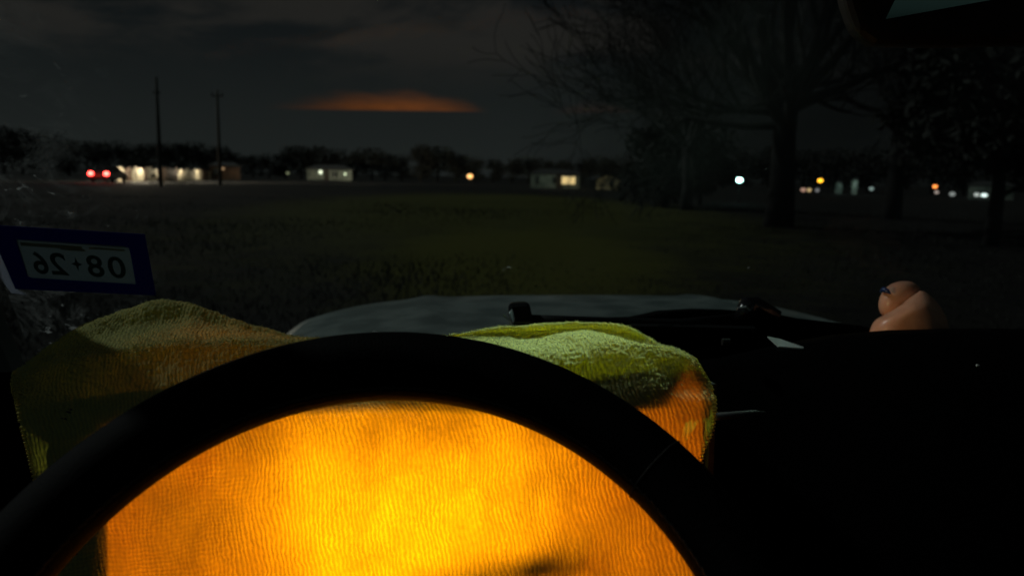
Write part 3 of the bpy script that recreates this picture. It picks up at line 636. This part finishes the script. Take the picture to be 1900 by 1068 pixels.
# ============================================================ STICKER
st_root = empty('registration_sticker', tuple(WS(140, 480)))
inv = -Vector(WS(140, 480))
class SB(MB):
    def build(s, name, m, parent=None, **k):
        s.v = [tuple(Vector(q)+inv) for q in s.v]; return MB.build(s, name, m, st_root if parent is None else parent, **k)
def quadmap(q, a, b):
    (x0_, y0_), (x1_, y1_), (x2_, y2_), (x3_, y3_) = q      # tl tr br bl
    return ((1-b)*((1-a)*x0_+a*x1_)+b*((1-a)*x3_+a*x2_), (1-b)*((1-a)*y0_+a*y1_)+b*((1-a)*y3_+a*y2_))
WNd = Vector(wn*tow)
def inpl(pts, off): return [Vector(WS(x, y))+WNd*off for x, y in pts]
bq = [(-22, 414), (269, 432), (273, 446), (281, 492), (290, 545), (150, 541), (30, 533), (14, 500), (-6, 455)]
_ob = [(-22, 414), (269, 432), (290, 545), (30, 533)]; _ib = [(32, 441), (240, 456), (252, 522), (53, 511)]
_rb = SB(); _o = inpl(_ob, .0015)+inpl(_ib, .0015)+inpl(_ob, .0023)+inpl(_ib, .0023)
_rb.add(_o, [q for k in range(4) for q in ((k, (k+1) % 4, 4+(k+1) % 4, 4+k), (8+k, 12+k, 12+(k+1) % 4, 8+(k+1) % 4), (k, 8+k, 8+(k+1) % 4, (k+1) % 4), (4+k, 4+(k+1) % 4, 12+(k+1) % 4, 12+k))])
_rb.build('border', M['blue'])
wq_ = [(31, 440), (231, 453), (240, 457), (244, 470), (253, 523), (60, 511), (52, 505)]
face = SB().plate(inpl(wq_, .0027), WNd, .0004).build('face', M['stwhite'])
SB().plate(inpl([(-40, 416), (-22, 416), (6, 478), (29, 533), (50, 545), (22, 541), (6, 520), (-30, 470)], .001), WNd, .0008).build('backing_film', M['film'])
Q = [(31, 440), (240, 455), (253, 523), (53, 512)]
def glyphs(body, a0, a1, b0, b1, mirrored=True):
    cu = bpy.data.curves.new('txt', 'FONT'); cu.body = body; cu.size = 1; cu.resolution_u = 6; cu.offset = .018
    to = bpy.data.objects.new('txt', cu); COL.objects.link(to); bpy.context.view_layer.update()
    me = bpy.data.meshes.new_from_object(to.evaluated_get(bpy.context.evaluated_depsgraph_get())); bpy.data.objects.remove(to)
    vs = np.array([v.co[:2] for v in me.vertices]); mn, mxx = vs.min(0), vs.max(0); q = (vs-mn)/(mxx-mn)
    if mirrored: q[:, 0] = 1-q[:, 0]
    pts = [quadmap(Q, a0+(a1-a0)*a, b1+(b0-b1)*b) for a, b in q]
    s = SB(); s.add(inpl(pts, .0034), [tuple(f.vertices) for f in me.polygons]); return s
for body, a0, a1 in (('6', .09, .225), ('2', .245, .40), ('8', .585, .735), ('0', .775, .935)):
    glyphs(body, a0, a1, .27, .86).build('digit', M['stink'], face)
star = [(math.cos(k*math.pi/4)*(1 if k % 2 == 0 else .36), math.sin(k*math.pi/4)*(1 if k % 2 == 0 else .36)) for k in range(8)]
s_ = SB(); s_.add(inpl([quadmap(Q, .495+.05*a, .54+.19*b) for a, b in star]+[quadmap(Q, .495, .54)], .0034), [(i, (i+1) % 8, 8) for i in range(8)]); s_.build('star_mark', M['stink'], face)
s_ = SB()
for (a0, a1, b0, b1) in ((.03, .58, .05, .15), (.64, .96, .05, .11), (.38, .60, .13, .19)):
    s_.add(inpl([quadmap(Q, a0, b0), quadmap(Q, a1, b0), quadmap(Q, a1, b1), quadmap(Q, a0, b1)], .0033), [(0, 1, 2, 3)])
s_.build('print_bar', mat('faint_print', (.24, .28, .27), .7), face)
tag(st_root, 'blue-bordered registration sticker on the windshield, reading 08 26 mirrored', 'sticker')

# ============================================================ CLOTH
cm = bpy.data.materials.new('yellow_microfibre'); cm.use_nodes = True; t = NT(cm.node_tree); cm.node_tree.nodes.clear()
uv = t.n('ShaderNodeUVMap').outputs[0]
wn_ = t.n('ShaderNodeTexNoise'); t.set(wn_.inputs['Vector'], uv); wn_.inputs['Scale'].default_value = 22; wn_.inputs['Detail'].default_value = 3
vs1 = t.n('ShaderNodeVectorMath', operation='SUBTRACT'); t.set(vs1.inputs[0], wn_.outputs['Color']); vs1.inputs[1].default_value = (.5, .5, .5)
vs2 = t.n('ShaderNodeVectorMath', operation='MULTIPLY_ADD'); t.set(vs2.inputs[0], vs1.outputs[0]); vs2.inputs[1].default_value = (.013, .013, 0); t.set(vs2.inputs[2], uv)
wuv = vs2.outputs[0]
base_n = t.noise(uv, 9, 5, .6)
wave = t.n('ShaderNodeTexWave'); wave.wave_type = 'BANDS'; wave.bands_direction = 'X'; t.set(wave.inputs['Vector'], t.mapping(wuv, (1, 1, 1), (0, 0, .10)))
wave.inputs['Scale'].default_value = 84; wave.inputs['Distortion'].default_value = 3.6; wave.inputs['Detail'].default_value = 3; wave.inputs['Detail Scale'].default_value = 1.6; wave.inputs['Detail Roughness'].default_value = .6
wave2 = t.n('ShaderNodeTexWave'); wave2.wave_type = 'BANDS'; wave2.bands_direction = 'Y'; t.set(wave2.inputs['Vector'], t.mapping(wuv, (1, 1, 1), (0, 0, .12)))
wave2.inputs['Scale'].default_value = 88; wave2.inputs['Distortion'].default_value = 3.; wave2.inputs['Detail'].default_value = 3; wave2.inputs['Detail Scale'].default_value = 2.
sepu = t.n('ShaderNodeSeparateXYZ'); t.set(sepu.inputs[0], uv)
cross = t.mr(t.noise(uv, 3.1, 3, .5), .46, .62)
fine = t.noise(wuv, 210, 3, .6)
weave = t.mix(t.m('MULTIPLY', cross, .55), wave.outputs['Color'], wave2.outputs['Color'])
hgt_ = t.m('ADD', t.m('MULTIPLY', t.m('MULTIPLY', weave, t.mr(t.noise(wuv, 34, 4, .6), .30, .65, .35, 1.)), .8), t.m('MULTIPLY', fine, .75))
thick = t.mr(hgt_, .15, 1.2, .62, 1.32, False)
thick = t.m('MULTIPLY', thick, t.mr(t.noise(t.mapping(uv, (1, .6, 1)), 15, 6, .66), .3, .7, .76, 1.18))
tcol = t.mix(t.mr(base_n, .3, .7), c4(.98, .79, .05), c4(.98, .90, .07))
tcol = t.mix(1., tcol, t.n('ShaderNodeCombineColor').outputs[0], 'MULTIPLY')
c_ = [n for n in cm.node_tree.nodes if n.bl_idname == 'ShaderNodeCombineColor'][0]
for i in range(3): t.set(c_.inputs[i], thick)
bmp = t.n('ShaderNodeBump'); bmp.inputs['Strength'].default_value = .6; bmp.inputs['Distance'].default_value = .0012; t.set(bmp.inputs['Height'], hgt_)
d1 = t.n('ShaderNodeBsdfDiffuse'); d1.inputs[0].default_value = c4(.54, .54, .23); t.set(d1.inputs['Normal'], bmp.outputs[0])
t1 = t.n('ShaderNodeBsdfTranslucent'); t.set(t1.inputs[0], tcol); t.set(t1.inputs['Normal'], bmp.outputs[0])
ms = t.n('ShaderNodeMixShader'); ms.inputs[0].default_value = .5; t.set(ms.inputs[1], d1.outputs[0]); t.set(ms.inputs[2], t1.outputs[0])
t.t.links.new(ms.outputs[0], t.n('ShaderNodeOutputMaterial').inputs[0])
# control net: rows from the back hem over the crest, the crease and down the front; columns left to right
CXs = [0, .03, .09, .15, .22, .29, .35, .41, .48, .54, .61, .67, .74, .80, .86, .91, .96, 1.]
rows = []
# px, py, depth for each column
back = [(70, 712, .74), (85, 690, .78), (140, 670, .82), (200, 650, .84), (300, 640, .86), (390, 645, .86), (480, 650, .86), (560, 655, .86), (650, 650, .86), (730, 645, .86), (830, 640, .86), (910, 640, .86), (1000, 640, .86), (1080, 640, .86), (1150, 645, .86), (1190, 655, .84), (1210, 665, .80), (1225, 675, .76)]
crest = [(48, 684, .70), (68, 660, .72), (125, 622, .735), (200, 588, .745), (308, 557, .75), (402, 583, .75), (482, 609, .75), (562, 627, .75), (650, 634, .75), (730, 634, .75), (832, 622, .75), (910, 611, .75), (1000, 603.5, .75), (1085, 600, .75), (1150, 605, .745), (1185, 618, .735), (1212, 634, .72), (1238, 648, .70)]
mid = [(34, 690, .68), (56, 674, .69), (115, 650, .70), (195, 620, .71), (305, 598, .715), (405, 605, .715), (485, 619, .715), (565, 630, .715), (650, 641, .715), (730, 641, .715), (834, 627, .735), (910, 619, .741), (1000, 614, .742), (1080, 612, .742), (1150, 617, .738), (1195, 630, .725), (1225, 643, .69), (1254, 653, .68)]
crease = [(28, 697, .665), (48, 686, .668), (105, 668, .668), (190, 647, .668), (300, 631, .668), (405, 630, .668), (488, 630, .67), (567, 633, .68), (650, 648, .68), (730, 648, .68), (838, 630, .72), (910, 628, .732), (995, 628, .735), (1070, 634, .732), (1135, 634, .728), (1190, 642, .71), (1236, 650, .675), (1268, 658, .665)]
bulge = [(26, 705, .655), (44, 694, .658), (100, 677, .657), (188, 656, .657), (298, 640, .657), (405, 638, .658), (490, 636, .66), (568, 640, .665), (650, 654, .665), (730, 654, .665), (842, 634, .69), (915, 634, .69), (1000, 631, .69), (1066, 613, .685), (1125, 623, .682), (1188, 640, .665), (1242, 646, .66), (1280, 662, .655)]
edge = [(25, 722, .645), (40, 710, .648), (98, 694, .650), (186, 674, .651), (296, 660, .652), (405, 656, .652), (490, 652, .652), (568, 655, .65), (650, 664, .65), (730, 664, .65), (850, 644, .65), (925, 650, .65), (1000, 654, .65), (1075, 652, .648), (1125, 640, .648), (1186, 643, .646), (1248, 652, .644), (1294, 674, .642)]
rows = [back, crest, mid, crease, bulge, edge]
def frow(yl, yr, xl, xr, d, sag=()):
    r = []
    for k, u_ in enumerate(CXs):
        x = xl+(xr-xl)*u_; y = yl+(yr-yl)*u_; r.append((x, y, d+(sag[k] if sag else 0)))
    return r
random.seed(11)
def jig(a): return [random.uniform(-a, a) for _ in CXs]
rows += [frow(760, 708, 34, 1316, .634, jig(.002)), frow(815, 748, 48, 1328, .628, jig(.002)), frow(885, 800, 64, 1322, .625, jig(.0025)), frow(950, 850, 80, 1303, .622, jig(.003)), frow(1020, 925, 84, 1300, .618, jig(.003)), frow(1090, 1010, 88, 1305, .614, jig(.003)), frow(1180, 1120, 90, 1310, .610, jig(.003)), frow(1260, 1230, 92, 1312, .607)]
NETP = np.array([[P(*q) for q in r] for r in rows])      # rows x cols x 3
def crm(A, t_):           # Catmull-Rom along axis 0 at parameters t_ (0..n-1)
    n = len(A); i = np.clip(np.floor(t_).astype(int), 0, n-2); f = (t_-i).reshape(-1, *([1]*(A.ndim-1)))
    p0, p1, p2, p3 = A[np.clip(i-1, 0, n-1)], A[i], A[i+1], A[np.clip(i+2, 0, n-1)]
    return .5*((2*p1)+(-p0+p2)*f+(2*p0-5*p1+4*p2-p3)*f*f+(-p0+3*p1-3*p2+p3)*f**3)
nu, nv = 620, 420
A = crm(NETP, np.linspace(0, len(rows)-1, nv)); A = crm(A.transpose(1, 0, 2), np.linspace(0, len(CXs)-1, nu)).transpose(1, 0, 2)
du = np.gradient(A, axis=1); dv = np.gradient(A, axis=0); Nn = np.cross(du, dv); Nn /= np.linalg.norm(Nn, axis=2)[..., None]+1e-12
if np.mean((Nn*(-CF)).sum(2)) < 0: Nn = -Nn
su = np.cumsum(np.linalg.norm(np.diff(A, axis=1, prepend=A[:, :1]), axis=2), 1); sv = np.cumsum(np.linalg.norm(np.diff(A, axis=0, prepend=A[:1]), axis=2), 0)
su = su-su[:, nu//2:nu//2+1]; sv = sv-sv[nv//2:nv//2+1]
vfr = np.linspace(0, len(rows)-1, nv)[:, None]+0*su
topm = np.clip((6.4-vfr)/1.2, 0, 1)
disp = (vnoise(su*16, sv*13, 1)-.5)*.0035*np.clip(vfr-5, 0, 1) + (vnoise(su*45+sv*9, sv*22, 2)-.5)*.0022+(vnoise(su*70-sv*30, sv*34+su*12, 12)-.5)*.0028*topm
fz = (vnoise(su*900+40*vnoise(su*60, sv*60, 8), sv*620, 4)-.5)*.0016+(vnoise(su*420+sv*250, sv*330-su*150, 5)-.5)*.0018
disp = disp+fz*(.15+.85*topm)
# scalloped hem at the two sides
A = A+Nn*disp[..., None]
idx = np.arange(nu*nv).reshape(nv, nu)
F = np.stack([idx[:-1, :-1], idx[1:, :-1], idx[1:, 1:], idx[:-1, 1:]], -1).reshape(-1, 4)
base_c = Vector(P(680, 900, .62)); base_c.z = float(A[..., 2].min())
cloth = npmesh('cloth', A.reshape(-1, 3)-np.array(base_c), F, cm, None, True); cloth.location = base_c
me = cloth.data; ul = me.uv_layers.new(name='UVMap'); li = np.zeros(len(me.loops), np.int32); me.loops.foreach_get('vertex_index', li)
uvs = np.stack([su.ravel(), sv.ravel()], -1)[li]; ul.data.foreach_set('uv', (uvs*1.0).astype(np.float32).ravel())
tag(cloth, 'yellow microfibre cloth draped over the instrument cluster, glowing orange from the lights behind', 'cloth')
# instrument cluster ------------------------------------------
PR = (A-CAM); _d = PR@CF; PX = 950+FPX*(PR@CR)/_d; PY = 534-FPX*(PR@CU)/_d; _f = vfr > 4.8
_px, _py, _dd = PX[_f], PY[_f], _d[_f]
def cloth_depth(x, y):
    k = np.argsort((_px-x)**2+(_py-y)**2)[:6]; return float(_dd[k].max())
def cz(x, y, off): return cloth_depth(x, min(y, 1225))+off
def clpoly(pts, off): return [P(x, y, cz(x, y, off)+(.0035 if off < .01 and y < 800 and 400 < x < 1080 else .004 if off < .01 and y < 760 and x > 1235 else 0)) for x, y in pts]
def dens(pts, st=22):
    o = []
    for (xa, ya), (xb, yb) in zip(pts[:-1], pts[1:]):
        k = max(1, int(math.hypot(xb-xa, yb-ya)/st)); o += [(xa+(xb-xa)*q/k, ya+(yb-ya)*q/k) for q in range(k)]
    return o+[pts[-1]]
cl_ = CB(); cl_.plate([P(150, 712, .70), P(1330, 712, .70), P(1310, 1240, .66), P(110, 1240, .66)], CF, .03); clu = cl_.build('instrument_cluster', M['black'])
def panel(name, px0, py0, px1, py1, off, col, s, rnd=0):
    m = bpy.data.materials.new(name+'_glow'); m.use_nodes = True; t = NT(m.node_tree); b = m.node_tree.nodes['Principled BSDF']
    b.inputs['Base Color'].default_value = c4(.02, .02, .02); co = t.n('ShaderNodeTexCoord').outputs['Object']
    t.set(b.inputs['Emission Color'], c4(*col)); t.set(b.inputs['Emission Strength'], t.mr(t.noise(co, 26, 3, .6), .3, .7, s*.72, s*1.25))
    if rnd:
        cx, cy = (px0+px1)/2, (py0+py1)/2; pts = [(cx+(px1-px0)/2*math.cos(a), cy+(py1-py0)/2*math.sin(a)) for a in np.linspace(0, 2*math.pi, 40, endpoint=False)]
    else: pts = [(px0, py0), (px1, py0), (px1, py1), (px0, py1)]
    q = CB(); q.plate([P(x, y, float(np.interp(y, [700, 850, 950, 1100, 1240], [.650, .630, .625, .617, .611]))+off) for x, y in pts], CF, .003); q.build(name, m, clu)
AMB = (1., .26, .01)
panel('backlight_panel', 150, 775, 1300, 1225, .044, (1., .215, .006), 1.6)
panel('display', 560, 800, 1010, 1225, .034, (1., .375, .010), 4.7)
panel('gauge', 250, 860, 530, 1150, .039, AMB, 1.1, 1)
panel('leak_panel', 1215, 690, 1300, 800, .042, (1., .24, .008), .6)  # emitter added for light leaking past the cluster's right side
panel('gauge', 1040, 850, 1280, 1130, .039, AMB, 1.3, 1)
inner = [(203, 1220), (203, 900), (206, 790), (300, 784), (520, 774), (720, 768), (920, 770), (1100, 768), (1180, 764), (1240, 758), (1262, 712), (1276, 690), (1290, 712), (1302, 760), (1300, 820), (1292, 1220)]
outer = [(100, 1220), (80, 900), (66, 745), (300, 718), (520, 708), (720, 706), (920, 706), (1060, 700), (1150, 690), (1200, 684), (1240, 680), (1275, 677), (1298, 690), (1312, 730), (1308, 830), (1302, 1220)]
_ki = [np.array(inner[k]) for k in range(16)]; _ko = [np.array(outer[k]) for k in range(16)]; inner = []; outer = []
for k in range(15):
    m_ = max(1, int(max(np.linalg.norm(_ki[k+1]-_ki[k]), np.linalg.norm(_ko[k+1]-_ko[k]))/16))
    for q in range(m_): inner.append(tuple(_ki[k]+(_ki[k+1]-_ki[k])*q/m_)); outer.append(tuple(_ko[k]+(_ko[k+1]-_ko[k])*q/m_))
inner.append(tuple(_ki[15])); outer.append(tuple(_ko[15]))
GAP = .0022
n = len(inner); vs = clpoly(inner, GAP)+clpoly(outer, GAP)+clpoly(inner, .050)+clpoly(outer, .056)
bz = CB(); fs = []
for i in range(n-1): fs += [(i, i+1, n+i+1, n+i), (2*n+i, 3*n+i, 3*n+i+1, 2*n+i+1), (i, 2*n+i, 2*n+i+1, i+1), (n+i, n+i+1, 3*n+i+1, 3*n+i)]
bz.add(vs, fs); bz.build('bezel', M['black'], clu)
hb = CB(); hb.hexa([P(90, 770, .69), P(1290, 740, .69), P(1270, 740, .84), P(110, 770, .84), P(100, 745, .69), P(1280, 712, .69), P(1190, 690, .84), P(170, 715, .84)]); hb.build('cluster_hood', M['black'], clu, bevel=.004)
st = CB(); st.tube([P(1088, 1026, .629), P(1060, 1030, .629), P(990, 1044, .629), P(880, 1062, .6295), P(760, 1090, .632)], [.007, .0095, .0100, .009, .007], 12); st.tube([P(1066, 1052, .630), P(980, 1066, .630), P(880, 1084, .631), P(780, 1110, .633)], [.008, .0105, .0105, .008], 12); st.build('fold_shade_rods', M['black'], clu, smooth=True)  # hidden rods added to darken the cloth like its lower-right fold
panel('leak_strip', 330, 652, 560, 668, .055, (1., .34, .02), .85)  # glowing strip added for amber light leaking up under the cloth
# overlocked hem loops
bc = np.array(base_c); hmat = mat('hem_thread', (.62, .52, .10), .8)
for side, cols in ((0, 0), (1, nu-1)):
    hm = MB()
    for j in range(0, nv-1):
        L_ = sv[j, cols]; 
        if int(sv[j+1, cols]/.0032) != int(L_/.0032) and 40 < j:
            p = A[j, cols]; inw = A[j, cols-6 if cols else 6]-p; inw /= np.linalg.norm(inw); nn = Nn[j, cols]
            tz = A[j+1, cols]-p; tz /= np.linalg.norm(tz)
            hm.tube([p+inw*.003+nn*.001-bc, p+nn*.0012-bc, p-inw*.0010-bc+tz*.001, p-nn*.0012-bc+tz*.002], [.0005, .0007, .0007, .0005], 5)
    hm.build('hem_stitching', hmat, cloth)
# loose pile standing on the top of the cloth
NP = 45000; jj = rng.integers(int(nv*1/13.), int(nv*6.1/13.), NP); ii = rng.integers(2, nu-2, NP)
pp = A[jj, ii]+rng.normal(size=(NP, 3))*.0006; nn = Nn[jj, ii]+rng.normal(size=(NP, 3))*.55; nn /= np.linalg.norm(nn, axis=1)[:, None]
sd = np.cross(nn, rng.normal(size=(NP, 3))); sd /= np.linalg.norm(sd, axis=1)[:, None]; ln = (.0005+.0013*rng.random(NP)**2)[:, None]
Vp = np.stack([pp-sd*.00022, pp+sd*.00022, pp+nn*ln*.7+sd*.0004, pp+nn*ln], 1).reshape(-1, 3)-bc
pf = npmesh('pile', Vp, np.arange(4*NP).reshape(-1, 4), mat('pile_fibre', (.55, .55, .25), .8), cloth); pf['kind'] = 'stuff'
# hanging back corner at the right
cr = []
for j in range(20):
    b = j/19
    for i in range(6):
        a = i/5; cr.append(P(1299+(1314-1299)*a+1.5*math.sin(b*5), 786+110*b+4*a, .655+.002*math.sin(a*4+b*3)))
cr = np.array(cr)-bc; idc = np.arange(120).reshape(20, 6)
npmesh('hanging_corner', cr, np.stack([idc[:-1, :-1], idc[1:, :-1], idc[1:, 1:], idc[:-1, 1:]], -1).reshape(-1, 4), hmat, cloth, True)

# ============================================================ FIGURINE
FD = .97
fo = Vector(P(1690, 640, FD)); fig = empty('figurine', fo)
def slices(name, rows_, dc, dep, m, tilt=0.):
    V = []; n = 40
    for (y, xl, xr) in rows_:
        hw = (xr-xl)/2; cx = (xl+xr)/2; D = dep*min(1, (hw/45)**.8)
        for k in range(n):
            a = 2*math.pi*k/n; ca, sa = math.cos(a), math.sin(a)
            x = cx+hw*math.copysign(abs(ca)**.9, ca); V.append(P(x, y, dc-D*sa+tilt*(x-1690))-np.array(fo))
    R_ = len(rows_); F = [(j*n+k, j*n+(k+1) % n, (j+1)*n+(k+1) % n, (j+1)*n+k) for j in range(R_-1) for k in range(n)]+[tuple(range(n-1, -1, -1)), tuple((R_-1)*n+k for k in range(n))]
    o = MB().add(V, F).build(name, m, fig, True)
    sb_ = o.modifiers.new('smooth', 'SUBSURF'); sb_.levels = sb_.render_levels = 1
    s = o.modifiers.new('soften', 'SMOOTH'); s.factor = .5; s.iterations = 3; return o
slices('body', [(539, 1706, 1713), (542, 1703, 1718), (546, 1697, 1724), (552, 1687, 1731), (560, 1677, 1739), (568, 1667, 1745), (576, 1655, 1750), (582, 1644, 1753), (587, 1634, 1756), (592, 1624, 1758), (600, 1618, 1760), (612, 1613, 1761), (626, 1611, 1762), (640, 1614, 1760), (650, 1625, 1750)], FD, .042, M['skin'])
hh = []
for k in range(13):
    a = -math.pi/2+math.pi*k/12; y = 557+36*math.sin(a); c = 1670-8*math.sin(a); w_ = 40*max(.06, math.cos(a))**.8; hh.append((y, c-w_, c+w_))
slices('head', hh, FD+.022, .030, M['skin'])
eye = MB(); eye.tube([Vector(P(1635, 541, FD+.012))-fo, Vector(P(1640, 537, FD-.002))-fo, Vector(P(1647, 540, FD-.006))-fo, Vector(P(1653, 545, FD-.0075))-fo], [.0020, .0036, .0030, .0008], 10); eye.build('eye_patch', M['bluepaint'], fig, True)
tag(fig, 'small rounded flesh-coloured rubber figurine with a dark blue eye patch, behind the dashboard edge', 'figurine')
